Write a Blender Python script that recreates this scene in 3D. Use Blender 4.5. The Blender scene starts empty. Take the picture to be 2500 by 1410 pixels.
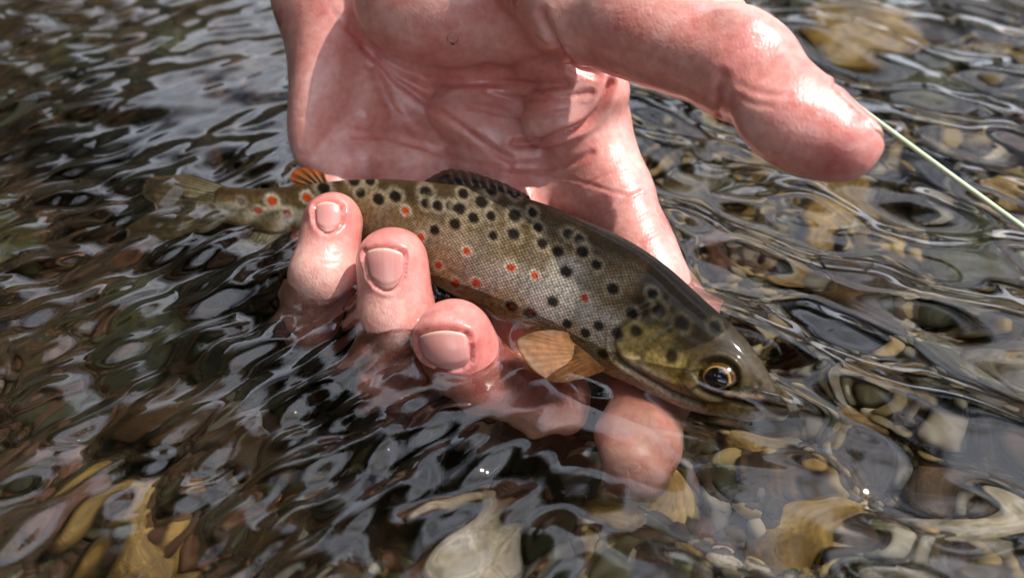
import bpy, bmesh, math, random
import numpy as np
from mathutils import Vector

# ------------------------------------------------------------------ camera, sky, sun, exposure
S = 0.009                      # one modelling unit = 9 mm
R = math.radians
scene = bpy.context.scene
COL = scene.collection
PITCH = R(40); DIST = 27.0; FPX = 2401.0      # focal length in photo pixels (2500 wide)
CAM = np.array([0, -DIST*math.cos(PITCH), DIST*math.sin(PITCH)])
FWD = np.array([0, math.cos(PITCH), -math.sin(PITCH)])
UPV = np.array([0, math.sin(PITCH), math.cos(PITCH)])
RGT = np.array([1.0, 0, 0])

cd = bpy.data.cameras.new('camera')
cam = bpy.data.objects.new('camera', cd); COL.objects.link(cam)
cam.location = CAM*S
cam.rotation_euler = (math.pi/2-PITCH, 0, 0)
cd.sensor_width = 36; cd.lens = 36*FPX/2500
cd.clip_start = 0.005; cd.clip_end = 500
cd.dof.use_dof = True; cd.dof.focus_distance = 25.6*S; cd.dof.aperture_fstop = 11.0
scene.camera = cam

SUN = np.array([0.50, 0.06, 0.86]); SUN = SUN/np.linalg.norm(SUN)
sun_el = math.asin(SUN[2]); sun_az = math.atan2(SUN[0], SUN[1])
w = bpy.data.worlds.new('World'); scene.world = w; w.use_nodes = True
nt = w.node_tree; nt.nodes.clear()
wo = nt.nodes.new('ShaderNodeOutputWorld'); bg = nt.nodes.new('ShaderNodeBackground')
sky = nt.nodes.new('ShaderNodeTexSky'); sky.sky_type = 'NISHITA'; sky.sun_disc = False
sky.sun_elevation = sun_el; sky.sun_rotation = sun_az; sky.dust_density = 2.0
tc = nt.nodes.new('ShaderNodeTexCoord'); nz = nt.nodes.new('ShaderNodeTexNoise')
nz.inputs['Scale'].default_value = 2.6; nz.inputs['Detail'].default_value = 7; nz.inputs['Roughness'].default_value = 0.55
rp = nt.nodes.new('ShaderNodeValToRGB'); rp.color_ramp.elements[0].position = 0.36; rp.color_ramp.elements[1].position = 0.56
mx = nt.nodes.new('ShaderNodeMix'); mx.data_type = 'RGBA'
nt.links.new(tc.outputs['Generated'], nz.inputs['Vector'])
nt.links.new(nz.outputs['Fac'], rp.inputs['Fac'])
nt.links.new(rp.outputs['Color'], mx.inputs[0])
nt.links.new(sky.outputs['Color'], mx.inputs[6])
mx.inputs[7].default_value = (31.0, 32.6, 37.0, 1)      # bright broken cloud
nt.links.new(mx.outputs[2], bg.inputs['Color']); bg.inputs['Strength'].default_value = 0.085
nt.links.new(bg.outputs[0], wo.inputs['Surface'])

sd = bpy.data.lights.new('sun', 'SUN'); sd.energy = 5.0; sd.angle = R(0.53); sd.color = (1.0, 0.95, 0.88)
so = bpy.data.objects.new('sun', sd); COL.objects.link(so)
so.rotation_euler = Vector(SUN).to_track_quat('Z', 'Y').to_euler()

scene.view_settings.view_transform = 'Standard'; scene.view_settings.look = 'None'
scene.view_settings.gamma = 1.0; scene.view_settings.exposure = 0.05
scene.view_settings.use_curve_mapping = False
scene.render.engine = 'CYCLES'
cy = scene.cycles
cy.use_denoising = True; cy.max_bounces = 10; cy.transmission_bounces = 8; cy.transparent_max_bounces = 12
cy.caustics_reflective = False; cy.caustics_refractive = True; cy.blur_glossy = 1.0
cy.sample_clamp_indirect = 20.0
try: cy.use_adaptive_sampling = True; cy.adaptive_threshold = 0.02
except Exception: pass

# ------------------------------------------------------------------ helpers
rng = np.random.default_rng(11); random.seed(11)
def P(px, py, d):
    "point seen at photo pixel (px,py) at camera depth d"
    return CAM + d*(FWD + (px-1250)/FPX*RGT + (705-py)/FPX*UPV)
def Wp(px, py, z=0.0):
    r = FWD + (px-1250)/FPX*RGT + (705-py)/FPX*UPV
    return CAM + r*((z-CAM[2])/r[2])
def U(px, py, h, n=1.36):
    "point h below the water that is seen at (px,py) through the flat surface"
    q = Wp(px, py); r = q-CAM; r = r/np.linalg.norm(r)
    c = -r[2]; k = 1-(1-c*c)/n/n
    t = r/n + (c/n-math.sqrt(k))*np.array([0, 0, 1.0])
    return q + t*(h/-t[2])
def proj(p):
    q = p-CAM; d = q@FWD
    return 1250+FPX*(q@RGT)/d, 705-FPX*(q@UPV)/d, d

def mat(name):
    m = bpy.data.materials.new(name); m.use_nodes = True
    return m, m.node_tree.nodes, m.node_tree.links, m.node_tree.nodes['Principled BSDF']
def node(ns, t, **kw):
    n = ns.new(t)
    for k, v in kw.items():
        if k in n.inputs: n.inputs[k].default_value = v
        else: setattr(n, k, v)
    return n
def noise(ns, ls, scale, detail=4, rough=.55, coord='Object', vec=None, dist=0.0):
    n = node(ns, 'ShaderNodeTexNoise', Scale=scale, Detail=detail, Roughness=rough, Distortion=dist)
    if vec is None:
        c = ns.new('ShaderNodeTexCoord'); vec = c.outputs[coord]
    ls.new(vec, n.inputs['Vector']); return n
def ramp(ns, ls, fac, stops):
    r = ns.new('ShaderNodeValToRGB'); e = r.color_ramp.elements
    while len(e) < len(stops): e.new(0.5)
    for k, (p, c) in enumerate(stops): e[k].position = p; e[k].color = (*c, 1)
    ls.new(fac, r.inputs['Fac']); return r
def bump(ns, ls, height, strength, dist, normal=None):
    b = node(ns, 'ShaderNodeBump', Strength=strength, Distance=dist); ls.new(height, b.inputs['Height'])
    if normal is not None: ls.new(normal, b.inputs['Normal'])
    return b
def mixc(ns, ls, fac, a, b, mode='MIX'):
    m = ns.new('ShaderNodeMix'); m.data_type = 'RGBA'; m.blend_type = mode
    for i, v in ((0, fac), (6, a), (7, b)):
        if hasattr(v, 'is_output'): ls.new(v, m.inputs[i])
        else: m.inputs[i].default_value = v if i == 0 else (*v, 1)
    return m.outputs[2]

def mesh_np(name, verts, faces, cols=None, uvs=None, smooth=True):
    "verts in units (n,3), faces (m,4) or (m,3) int array"
    me = bpy.data.meshes.new(name); verts = np.asarray(verts, np.float32)*S; faces = np.asarray(faces, np.int32)
    k = faces.shape[1]; n = len(faces)
    me.vertices.add(len(verts)); me.vertices.foreach_set('co', verts.ravel())
    me.loops.add(n*k); me.loops.foreach_set('vertex_index', faces.ravel())
    me.polygons.add(n); me.polygons.foreach_set('loop_start', np.arange(0, n*k, k, dtype=np.int32))
    me.update(calc_edges=True)
    me.polygons.foreach_set('use_smooth', np.full(n, smooth))
    if cols is not None:
        for cn, c in cols.items():
            a = me.color_attributes.new(cn, 'FLOAT_COLOR', 'POINT')
            c = np.asarray(c, np.float32)
            if c.ndim == 1: c = np.stack([c]*3, 1)
            a.data.foreach_set('color', np.concatenate([c, np.ones((len(c), 1), np.float32)], 1).ravel())
    if uvs is not None:
        u = me.uv_layers.new(name='UVMap')
        u.data.foreach_set('uv', np.asarray(uvs, np.float32)[faces.ravel()].ravel())
    me.validate(); me.update(); return me
def obj(name, me, m=None, parent=None):
    o = bpy.data.objects.new(name, me); COL.objects.link(o)
    if m is not None: me.materials.append(m)
    if parent is not None: o.parent = parent
    return o
def tag(o, label=None, cat=None, group=None, kind=None):
    if label: o['label'] = label
    if cat: o['category'] = cat
    if group: o['group'] = group
    if kind: o['kind'] = kind
    return o
def grid_faces(nu, nv, wrap_v=False):
    i = np.arange(nu-1)[:, None]; j = np.arange(nv if wrap_v else nv-1)[None, :]
    j2 = (j+1) % nv
    return np.stack([i*nv+j, (i+1)*nv+j, (i+1)*nv+j2, i*nv+j2], -1).reshape(-1, 4)
def sstep(a, b, x):
    t = np.clip((x-a)/(b-a), 0, 1); return t*t*(3-2*t)

# ------------------------------------------------------------------ water
def fft_field(n, size, ang, lmin, lmax, aspect, seed):
    "tileable random ripples: crest direction ang, wavelengths lmin..lmax across the crest"
    g = np.random.default_rng(seed)
    k = np.fft.fftfreq(n, size/n)*2*np.pi
    kx, ky = np.meshgrid(k, k, indexing='ij')
    ca, sa = math.cos(ang), math.sin(ang)
    al = kx*ca+ky*sa; ac = -kx*sa+ky*ca
    kk = np.sqrt((al*aspect)**2+ac**2)+1e-9
    k0, k1 = 2*np.pi/lmax, 2*np.pi/lmin
    amp = np.exp(-(np.log(kk/math.sqrt(k0*k1))/(0.55*math.log(k1/k0)))**2)/kk
    f = np.fft.ifft2(np.fft.fft2(g.standard_normal((n, n)))*amp).real
    gx, gy = np.gradient(f, size/n)
    return f/np.sqrt((gx**2+gy**2).mean())          # unit rms slope
def tile_sample(f, size, x, y):
    n = f.shape[0]; u = (x/size % 1)*n; v = (y/size % 1)*n
    i = np.floor(u).astype(int); j = np.floor(v).astype(int); a = u-i; b = v-j
    a = a*a*(3-2*a)*0+a; i0, j0 = i % n, j % n; i1, j1 = (i+1) % n, (j+1) % n
    return f[i0, j0]*(1-a)*(1-b)+f[i1, j0]*a*(1-b)+f[i0, j1]*(1-a)*b+f[i1, j1]*a*b
FS = 56.0
FA = fft_field(1024, FS, R(46), .65, 2.4, 2.1, 3)
FB = fft_field(768, FS, R(-32), 1.6, 6.5, 2.2, 8)
FC = fft_field(768, FS, R(8), 1.2, 6.0, 3.0, 21)
FD = fft_field(768, FS, R(20), 4.0, 14.0, 1.3, 5)
def water_h(x, y):
    wl = 1-sstep(-4.0, 2.5, x+0.35*y)                        # choppy on the left
    far = sstep(4.5, 8.5, y)*(1-sstep(-2, 4, x))*sstep(-20, -13, x)            # long flat streaks beyond the wrist
    h = (wl*(1-.85*far)*0.30)*tile_sample(FA, FS, x, y) + ((1-wl)*0.25*(1-.4*sstep(2, 10, y))+.03)*tile_sample(FB, FS, x, y) \
        + (.05+.01*far)*tile_sample(FC, FS, x, y) + .05*tile_sample(FD, FS, x, y)
    # ripples ringing off the snout
    sx, sy, _ = P(1905, 1000, 23.9); r = np.hypot(x-sx, y-sy)
    h = h+.035*np.sin(r*3.6)*np.exp(-(r-2.2)**2/3.0)
    calm = np.exp(-((x-2.0)**2/16+(y-0.5)**2/9))             # sheltered by fish and fingers
    h = h*(1-.55*calm)*(1-.6*np.exp(-((x-2.8)**2+(y+5)**2)/7))
    return h*np.exp(-np.maximum(0, np.hypot(x, y)-90)/160.0)
def graded(a, b, step, far):
    inner = np.arange(a, b+step*.5, step); o = []; x, s = 0.0, step
    while x < far: s *= 1.16; x += s; o.append(x)
    o = np.array(o); return np.concatenate([(a-o)[::-1], inner, inner[-1]+o])
gx = graded(-25, 25, .105, 4200); gy = graded(-11, 25, .105, 4200)
X, Y = np.meshgrid(gx, gy, indexing='ij')
V = np.stack([X, Y, water_h(X, Y)], -1).reshape(-1, 3)
wm, ns, ls, pb = mat('clear_stream_water')
ns.remove(pb)
gl = node(ns, 'ShaderNodeBsdfRefraction', IOR=1.34, Roughness=0.0); gl.inputs['Color'].default_value = (1, .99, .95, 1)
gs = node(ns, 'ShaderNodeBsdfAnisotropic', Roughness=0.0); fr = node(ns, 'ShaderNodeFresnel', IOR=1.55); ms = ns.new('ShaderNodeMixShader')
ls.new(fr.outputs[0], ms.inputs[0]); ls.new(gl.outputs[0], ms.inputs[1]); ls.new(gs.outputs[0], ms.inputs[2])
ls.new(ms.outputs[0], ns['Material Output'].inputs['Surface'])
water = obj('stream_water', mesh_np('stream_water', V, grid_faces(len(gx), len(gy))), wm)
tag(water, 'clear rippled stream water around the hand and fish', kind='structure')

# ------------------------------------------------------------------ stream bed, stones
BED = -8.0
bm_, ns, ls, pb = mat('brown_stream_bed')
n1 = noise(ns, ls, 60, 6); n2 = noise(ns, ls, 420, 5)
r1 = ramp(ns, ls, n1.outputs['Fac'], [(.3, (.008, .005, .002)), (.52, (.065, .040, .014)), (.68, (.13, .085, .028)), (.8, (.06, .052, .018))])
r2 = ramp(ns, ls, n2.outputs['Fac'], [(.35, (.45, .45, .45)), (.65, (1.2, 1.1, 1.0))])
ls.new(mixc(ns, ls, 1.0, r1.outputs[0], r2.outputs[0], 'MULTIPLY'), pb.inputs['Base Color'])
pb.inputs['Roughness'].default_value = .8
ls.new(bump(ns, ls, n2.outputs['Fac'], .8, .004).outputs[0], pb.inputs['Normal'])
bx = graded(-30, 30, .5, 4200); by = graded(-14, 30, .5, 4200)
X, Y = np.meshgrid(bx, by, indexing='ij')
def bed_h(x, y):
    h = BED + 2.2*tile_sample(FD, FS, x+9, y+3)*.5 + .5*tile_sample(FB, FS, x, y)*.6
    h = h - 1.6*(1-sstep(-9, 0, x))                          # deeper to the left
    return h
V = np.stack([X, Y, bed_h(X, Y)], -1).reshape(-1, 3)
tag(obj('stream_bed', mesh_np('stream_bed', V, grid_faces(len(bx), len(by))), bm_), 'brown silty stream bed under the water', kind='structure')

def stone_mat(name, c0, c1, c2):
    m, ns, ls, pb = mat(name)
    oi = ns.new('ShaderNodeObjectInfo'); co = ns.new('ShaderNodeTexCoord')
    va = node(ns, 'ShaderNodeVectorMath', operation='ADD'); ls.new(co.outputs['Object'], va.inputs[0]); ls.new(oi.outputs['Random'], va.inputs[1])
    a = noise(ns, ls, 90, 6, vec=va.outputs[0], dist=.6); b = noise(ns, ls, 700, 4, vec=va.outputs[0])
    c = ramp(ns, ls, a.outputs['Fac'], [(.32, c0), (.52, c1), (.7, c2)])
    d = ramp(ns, ls, b.outputs['Fac'], [(.35, (.6, .6, .6)), (.65, (1.1, 1.1, 1.1))])
    ls.new(mixc(ns, ls, 1.0, c.outputs[0], d.outputs[0], 'MULTIPLY'), pb.inputs['Base Color'])
    pb.inputs['Roughness'].default_value = .6
    ls.new(bump(ns, ls, b.outputs['Fac'], .5, .002).outputs[0], pb.inputs['Normal'])
    return m
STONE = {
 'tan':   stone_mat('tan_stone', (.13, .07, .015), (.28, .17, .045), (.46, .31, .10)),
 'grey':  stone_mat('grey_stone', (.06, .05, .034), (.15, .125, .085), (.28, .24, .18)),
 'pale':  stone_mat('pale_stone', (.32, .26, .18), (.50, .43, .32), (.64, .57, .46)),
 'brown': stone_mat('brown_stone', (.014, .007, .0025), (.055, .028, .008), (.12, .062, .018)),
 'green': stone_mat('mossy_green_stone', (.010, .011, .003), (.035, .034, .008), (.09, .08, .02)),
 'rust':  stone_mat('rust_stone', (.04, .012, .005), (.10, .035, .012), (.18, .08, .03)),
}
LOOK = {'tan': 'tan', 'grey': 'slate grey', 'pale': 'pale cream', 'brown': 'dark brown', 'green': 'mossy green', 'rust': 'rust red'}
ico = bmesh.new(); bmesh.ops.create_icosphere(ico, subdivisions=3, radius=1.0)
ico_v = np.array([v.co for v in ico.verts]); ico_f = np.array([[v.index for v in f.verts] for f in ico.faces]); ico.free()
def stone_shape(seed, cuts=5, rough=.12):
    g = np.random.default_rng(seed); v = ico_v.copy()
    for _ in range(cuts):                                    # worn flat facets
        n = g.standard_normal(3); n /= np.linalg.norm(n); t = g.uniform(.55, .85)
        e = v@n-t; v = v-np.where(e > 0, e*.85, 0)[:, None]*n
    f = g.standard_normal((6, 3))*1.9; ph = g.uniform(0, 6.3, 6)
    v = v*(1+rough*np.sin(v@f.T+ph).mean(1))[:, None]
    return v
SHAPES = [stone_shape(i, 4+i % 4) for i in range(14)]
SME = {}
def stone_mesh(kind, si):
    if (kind, si) not in SME:
        me = mesh_np('river_stone', SHAPES[si], ico_f); me.materials.append(STONE[kind]); SME[(kind, si)] = me
    return SME[(kind, si)]
placed = []
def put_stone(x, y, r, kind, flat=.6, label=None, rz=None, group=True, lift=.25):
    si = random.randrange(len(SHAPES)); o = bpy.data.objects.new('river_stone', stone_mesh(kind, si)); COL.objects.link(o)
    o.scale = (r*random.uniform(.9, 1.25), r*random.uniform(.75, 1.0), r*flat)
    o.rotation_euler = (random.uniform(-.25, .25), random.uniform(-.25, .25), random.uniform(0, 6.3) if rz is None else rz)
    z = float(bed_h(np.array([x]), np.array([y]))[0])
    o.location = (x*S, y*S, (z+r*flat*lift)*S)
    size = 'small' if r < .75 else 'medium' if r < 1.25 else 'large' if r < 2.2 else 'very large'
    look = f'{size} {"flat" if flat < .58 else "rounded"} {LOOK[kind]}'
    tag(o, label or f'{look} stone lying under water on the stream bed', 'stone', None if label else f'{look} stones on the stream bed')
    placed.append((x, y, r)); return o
def bed_at(px, py): return U(px, py, -BED)[:2]
for px, py, r, kind, lab in [
    (310, 1300, 1.7, 'tan', 'tan angular stone on the dark bed with a second tan stone close below it'),
    (395, 1385, 1.2, 'tan', 'small tan stone just below a larger tan angular stone on the dark bed'),
    (1190, 1385, 2.0, 'pale', 'broad pale cream stone on the bed beyond the middle finger'),
    (2330, 1370, 1.5, 'pale', 'small bright cream stone on the bed among grey pebbles'),
    (1960, 1260, 2.2, 'tan', 'wide golden tan stone on the bed below the trout head'),
    (2250, 190, 3.0, 'green', 'large green tinged stone on the bed beneath the pale fly line'),
    (2080, 170, 2.8, 'tan', 'large ochre stone on the bed beneath the tip of the thumb')]:
    x, y = bed_at(px, py); put_stone(x, y, r, kind, .6, lab)
tries = 0
while len(placed) < 295 and tries < 14000:
    tries += 1
    x = random.uniform(-23, 23); y = random.uniform(-8, 24)
    r = random.choice([1.0, 1.3, 1.6, 2.0, 2.5, 3.0]) if len(placed) < 125 else random.uniform(.5, 1.0)
    if any((x-a)**2+(y-b)**2 < (r*1.03+c*1.03)**2 for a, b, c in placed): continue
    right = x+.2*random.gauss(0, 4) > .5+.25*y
    kind = random.choices(['pale', 'grey', 'tan', 'rust', 'brown', 'green'], [2.4, 3, 5, 1.5, 6, 2] if right else [.05, .3, .3, .6, 6, 3])[0]  # dark kinds dominate on the left: shade there put into stone colour
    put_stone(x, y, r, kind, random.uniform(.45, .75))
# fine gravel between the stones: nobody could count it
gm, ns, ls, pb = mat('mixed_gravel')
at = node(ns, 'ShaderNodeVertexColor', layer_name='tone'); ls.new(at.outputs[0], pb.inputs['Base Color']); pb.inputs['Roughness'].default_value = .7
i1 = bmesh.new(); bmesh.ops.create_icosphere(i1, subdivisions=2, radius=1.0)
gv = np.array([v.co for v in i1.verts]); gf = np.array([[v.index for v in f.verts] for f in i1.faces]); i1.free()
NG = 9000; GX = rng.uniform(-25, 25, NG); GY = rng.uniform(-10, 26, NG); GR = rng.uniform(.12, .5, NG)
sq = rng.uniform(.6, 1.2, (NG, 1, 3)); sq[:, :, 2] *= .7
vv = gv[None]*sq*GR[:, None, None]*(1+.15*np.sin(gv[None]@np.array([2.1, -1.7, 2.6])+rng.uniform(0, 6.3, (NG, 1))))[..., None]
th = rng.uniform(0, 6.3, NG); c_, s_ = np.cos(th)[:, None], np.sin(th)[:, None]
vv = np.stack([vv[..., 0]*c_-vv[..., 1]*s_, vv[..., 0]*s_+vv[..., 1]*c_, vv[..., 2]], -1)
vv += np.stack([GX, GY, bed_h(GX, GY)+GR*.3], -1)[:, None]
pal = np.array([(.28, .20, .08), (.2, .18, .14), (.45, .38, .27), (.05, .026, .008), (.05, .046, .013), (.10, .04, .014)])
pr = sstep(-5, 4, GX-.25*GY+rng.normal(0, 3, NG)); pick = np.where(rng.random(NG) < pr, rng.choice([0, 1, 2, 3, 4], NG, p=[.22, .22, .05, .33, .18]), rng.integers(3, 6, NG))  # left gravel takes only the dark tones, shade put into its colour
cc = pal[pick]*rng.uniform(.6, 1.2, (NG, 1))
ff = (gf[None]+(np.arange(NG)*len(gv))[:, None, None]).reshape(-1, 3)
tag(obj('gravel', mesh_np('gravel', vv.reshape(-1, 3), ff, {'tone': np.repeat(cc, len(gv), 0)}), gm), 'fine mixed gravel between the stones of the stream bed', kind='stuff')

# ------------------------------------------------------------------ banks and trees that the water mirrors, plus added near-bank trees
em, ns, ls, pb = mat('earth_and_moss')
a = noise(ns, ls, 2.2, 7); r1 = ramp(ns, ls, a.outputs['Fac'], [(.35, (.008, .012, .003)), (.55, (.022, .026, .009)), (.7, (.035, .026, .015))])
ls.new(r1.outputs[0], pb.inputs['Base Color']); pb.inputs['Roughness'].default_value = .95
ls.new(bump(ns, ls, a.outputs['Fac'], 1.0, .2).outputs[0], pb.inputs['Normal'])
lx = np.concatenate([np.linspace(-4000, -900, 40), np.arange(-860, 900, 26), np.linspace(940, 4000, 40)]); ly = np.linspace(-4000, 4000, 200)
def bank_h(X, Y):
    left = -X-.04*Y-150; other = np.maximum((Y-.15*X)-700, -Y-200)       # steep bank close by, lower banks ahead and behind
    rock = 22*np.sin(X*.021+Y*.017)*np.cos(Y*.019)+12*np.sin(X*.05+Y*.043)
    return np.maximum(-60+(560+rock)*sstep(-20, 210, left+rock)+200*sstep(300, 1500, left), -60+190*sstep(-120, 260, other)+80*sstep(200, 1500, other)+rock*.6)
X, Y = np.meshgrid(lx, ly, indexing='ij'); Zb = bank_h(X, Y)
tag(obj('stream_bank', mesh_np('stream_bank', np.stack([X, Y, Zb], -1).reshape(-1, 3), grid_faces(len(lx), len(ly))), em), 'mossy earth bank rising from the stream', kind='structure')
barkm, ns, ls, pb = mat('bark')
a = noise(ns, ls, 9, 6); ls.new(ramp(ns, ls, a.outputs['Fac'], [(.3, (.03, .022, .015)), (.7, (.12, .09, .06))]).outputs[0], pb.inputs['Base Color']); pb.inputs['Roughness'].default_value = .9
leafm, ns, ls, pb = mat('leaf_green')
oi = ns.new('ShaderNodeTexCoord'); a = noise(ns, ls, 3, 3)
ls.new(ramp(ns, ls, a.outputs['Fac'], [(.3, (.025, .05, .01)), (.7, (.08, .13, .025))]).outputs[0], pb.inputs['Base Color']); pb.inputs['Roughness'].default_value = .55
def tube(pts, rad, n=8):
    pts = np.asarray(pts, float); v = []; 
    for i, p in enumerate(pts):
        t = pts[min(i+1, len(pts)-1)]-pts[max(i-1, 0)]; t /= np.linalg.norm(t)
        a = np.cross(t, [.3, .9, .2]); a /= np.linalg.norm(a); b = np.cross(t, a)
        for k in range(n):
            an = 2*math.pi*k/n; v.append(p+rad[i]*(a*math.cos(an)+b*math.sin(an)))
    return np.array(v), grid_faces(len(pts), n, True)
def tree(x, y, h, cr, seed, label, lean=(0, 0), leaves=5200, ls_=1.0, sp_=.17):
    g = np.random.default_rng(seed); U1 = 1/S
    root = bpy.data.objects.new('broadleaf_tree', None); COL.objects.link(root); root.location = (x, y, max(0, float(bank_h(np.array(x/S), np.array(y/S))))*S-.5)
    tag(root, label, 'tree', 'trees along the stream')
    base = .35; t = np.linspace(0, 1, 8); vs, fs, off = [], [], 0
    tr = np.stack([lean[0]*t**1.6+.1*np.sin(t*5), lean[1]*t**1.6, base+t*h*.85], 1)
    limbs = [(tr, .035*h*(1-.8*t)/1.3)]
    tips = []
    for k in range(11):
        i = g.integers(2, 7); an = g.uniform(0, 6.3); L = cr*g.uniform(.5, .95)
        q = np.linspace(0, 1, 5)[:, None]; e = np.array([math.cos(an), math.sin(an), g.uniform(.1, .7)])*L
        pts = tr[i]+q*e+np.array([0, 0, .12*L])*q*q; limbs.append((pts, .011*h*(1-.8*q[:, 0]))); tips += [pts[3], pts[4], pts[2]]
    for pts, rd in limbs:
        v, f = tube(pts*U1, np.asarray(rd)*U1); vs.append(v); fs.append(f+off); off += len(v)
    obj('trunk', mesh_np('trunk', np.concatenate(vs), np.concatenate(fs)), barkm, root)
    tips = np.array(tips+[tr[6], tr[7]]); cen = tips[g.integers(0, len(tips), leaves)]+g.normal(0, cr*sp_, (leaves, 3))
    s = g.uniform(.05, .11, leaves)*cr*.55*ls_
    a = g.standard_normal((leaves, 3)); a /= np.linalg.norm(a, axis=1)[:, None]; b = np.cross(a, g.standard_normal((leaves, 3))); b /= np.linalg.norm(b, axis=1)[:, None]
    q = np.stack([cen-a*s[:, None], cen+b*s[:, None]*.5, cen+a*s[:, None], cen-b*s[:, None]*.5], 1)
    obj('crown', mesh_np('crown', q.reshape(-1, 3)*U1, np.arange(leaves*4).reshape(-1, 4), smooth=False), leafm, root)
for args in [(-2.75, 2.5, 4.3, 2.8, 1, 'leafy tree leaning from the steep bank out over the stream', (2.0, .1), 44000, .8, .16),
             (-3.6, .6, 3.6, 2.2, 2, 'tall tree on the steep bank behind the wrist', (.9, 0), 16000, .85, .15),
             (-4.6, 5.2, 3.6, 2.2, 3, 'broad tree high on the steep bank beyond the leaning one', (.9, 0), 16000, .85, .14),
             (3.5, 8.6, 4.9, 2.2, 4, 'bushy tree on the far bank across the stream', (0, -.3), 14000, .7, .12),
             (6.4, 8.6, 5.6, 2.4, 5, 'rounded tree furthest along the far bank', (0, -.3), 14000, .7, .12),
             (1.0, 10.2, 3.0, 1.7, 6, 'low tree on the far bank', (0, 0), 8000),
             (-1.5, -3.2, 6.2, 2.4, 7, 'dense tree reaching from the near bank over the hand', (.1, 2.4), 16000, .85, .12),  # near-bank trees added out of view to keep sky light off the palm
             (1.8, -3.4, 6.4, 2.4, 8, 'dense tree on the near bank opposite the far trees', (0, .4), 9000),
             (5.2, -3.0, 6.0, 2.4, 9, 'spreading tree on the near bank downstream of the hand', (0, 0), 8000)]:
    tree(*args)

# ------------------------------------------------------------------ trout
def smooth_interp(t, tk, vk, sig=10):
    "interpolate stations, then soften the kinks"
    v = np.stack([np.interp(t, tk, np.asarray(vk)[:, i]) for i in range(np.asarray(vk).shape[1])], 1)
    k = np.exp(-np.arange(-3*sig, 3*sig+1)**2/(2*sig*sig)); k /= k.sum(); n = 3*sig
    pad = np.concatenate([2*v[:1]-v[n:0:-1], v, 2*v[-1:]-v[-2:-n-2:-1]])
    return np.stack([np.convolve(pad[:, i], k, 'valid') for i in range(v.shape[1])], 1)
# (dorsal edge pixel, belly edge pixel, depth, half-width / half-height)
ST = [((540, 455), (535, 556), 30.35, .30), ((640, 462), (648, 583), 30.1, .36), ((755, 452), (738, 592), 29.7, .44),
      ((860, 440), (828, 612), 29.2, .50), ((965, 440), (905, 642), 28.7, .54), ((1080, 450), (1000, 684), 28.1, .57),
      ((1200, 464), (1092, 728), 27.6, .58), ((1320, 494), (1190, 786), 27.15, .58), ((1430, 537), (1282, 836), 26.75, .57),
      ((1530, 582), (1372, 884), 26.3, .56), ((1612, 637), (1452, 930), 25.9, .56), ((1690, 706), (1534, 970), 25.5, .58),
      ((1762, 768), (1622, 1004), 25.1, .60), ((1822, 830), (1712, 1034), 24.75, .60), ((1866, 897), (1792, 1050), 24.4, .62),
      ((1893, 948), (1848, 1052), 24.15, .66), ((1905, 985), (1886, 1042), 24.0, .75)]
tk = []; rows = []; acc = 0; pc = None
for (tx, ty), (bx_, by_), d, wr in ST:
    c = P((tx+bx_)/2, (ty+by_)/2, d); hh = .5*math.hypot(tx-bx_, ty-by_)*d/FPX
    if pc is not None: acc += np.linalg.norm(c-pc)
    pc = c; tk.append(acc); rows.append([*c, hh, hh*wr])
FISH_L = acc
NS, NT = 620, 264
tt = np.linspace(0, acc, NS); ctr = smooth_interp(tt, tk, rows, 12)
c3 = ctr[:, :3]; hh = ctr[:, 3]; hw = ctr[:, 4]
tan = np.gradient(c3, axis=0); tan /= np.linalg.norm(tan, axis=1)[:, None]
vw = CAM-c3; vw /= np.linalg.norm(vw, axis=1)[:, None]
fn = vw-(vw*tan).sum(1)[:, None]*tan; fn /= np.linalg.norm(fn, axis=1)[:, None]
fd = np.cross(fn, tan); ROLL = R(9)
fn, fd = fn*math.cos(ROLL)-fd*math.sin(ROLL), fd*math.cos(ROLL)+fn*math.sin(ROLL)
# close both ends with rounded caps
NC = 14; ph = np.linspace(0, math.pi/2, NC+1)[1:]; ph[-1] -= .02
def cap(i, sgn, ln):
    return c3[i]+sgn*tan[i]*ln*np.sin(ph)[:, None], hh[i]*np.cos(ph), hw[i]*np.cos(ph)
ca, cb = cap(0, -1, .25), cap(-1, 1, hh[-1]*.75)
c3 = np.concatenate([ca[0][::-1], c3, cb[0]]); hh = np.concatenate([ca[1][::-1], hh, cb[1]]); hw = np.concatenate([ca[2][::-1], hw, cb[2]])
rep = lambda a: np.concatenate([np.repeat(a[:1], NC, 0), a, np.repeat(a[-1:], NC, 0)])
tan, fn, fd = rep(tan), rep(fn), rep(fd)
ss = np.concatenate([np.full(NC, 0.), tt/acc, np.full(NC, 1.)])
th = np.linspace(0, 2*np.pi, NT, endpoint=False)
st, ctt = np.sin(th), np.cos(th)
side = np.sign(ctt)*np.abs(ctt)**.92
V = c3[:, None]+fd[:, None]*(hh[:, None]*st)[..., None]+fn[:, None]*(hw[:, None]*side)[..., None]
Vf = c3[:, None]+fd[:, None]*(hh[:, None]*st)[..., None]+fn[:, None]*(hw[:, None]*np.abs(side))[..., None]   # folded to the near flank
NRM = fd[:, None]*(st/np.maximum(hh[:, None], .02))[..., None]+fn[:, None]*(side/np.maximum(hw[:, None], .02))[..., None]
NRM /= np.linalg.norm(NRM, axis=2)[..., None]
QX, QY, _ = proj(Vf.reshape(-1, 3)); QX = QX.reshape(V.shape[:2]); QY = QY.reshape(V.shape[:2])
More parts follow.
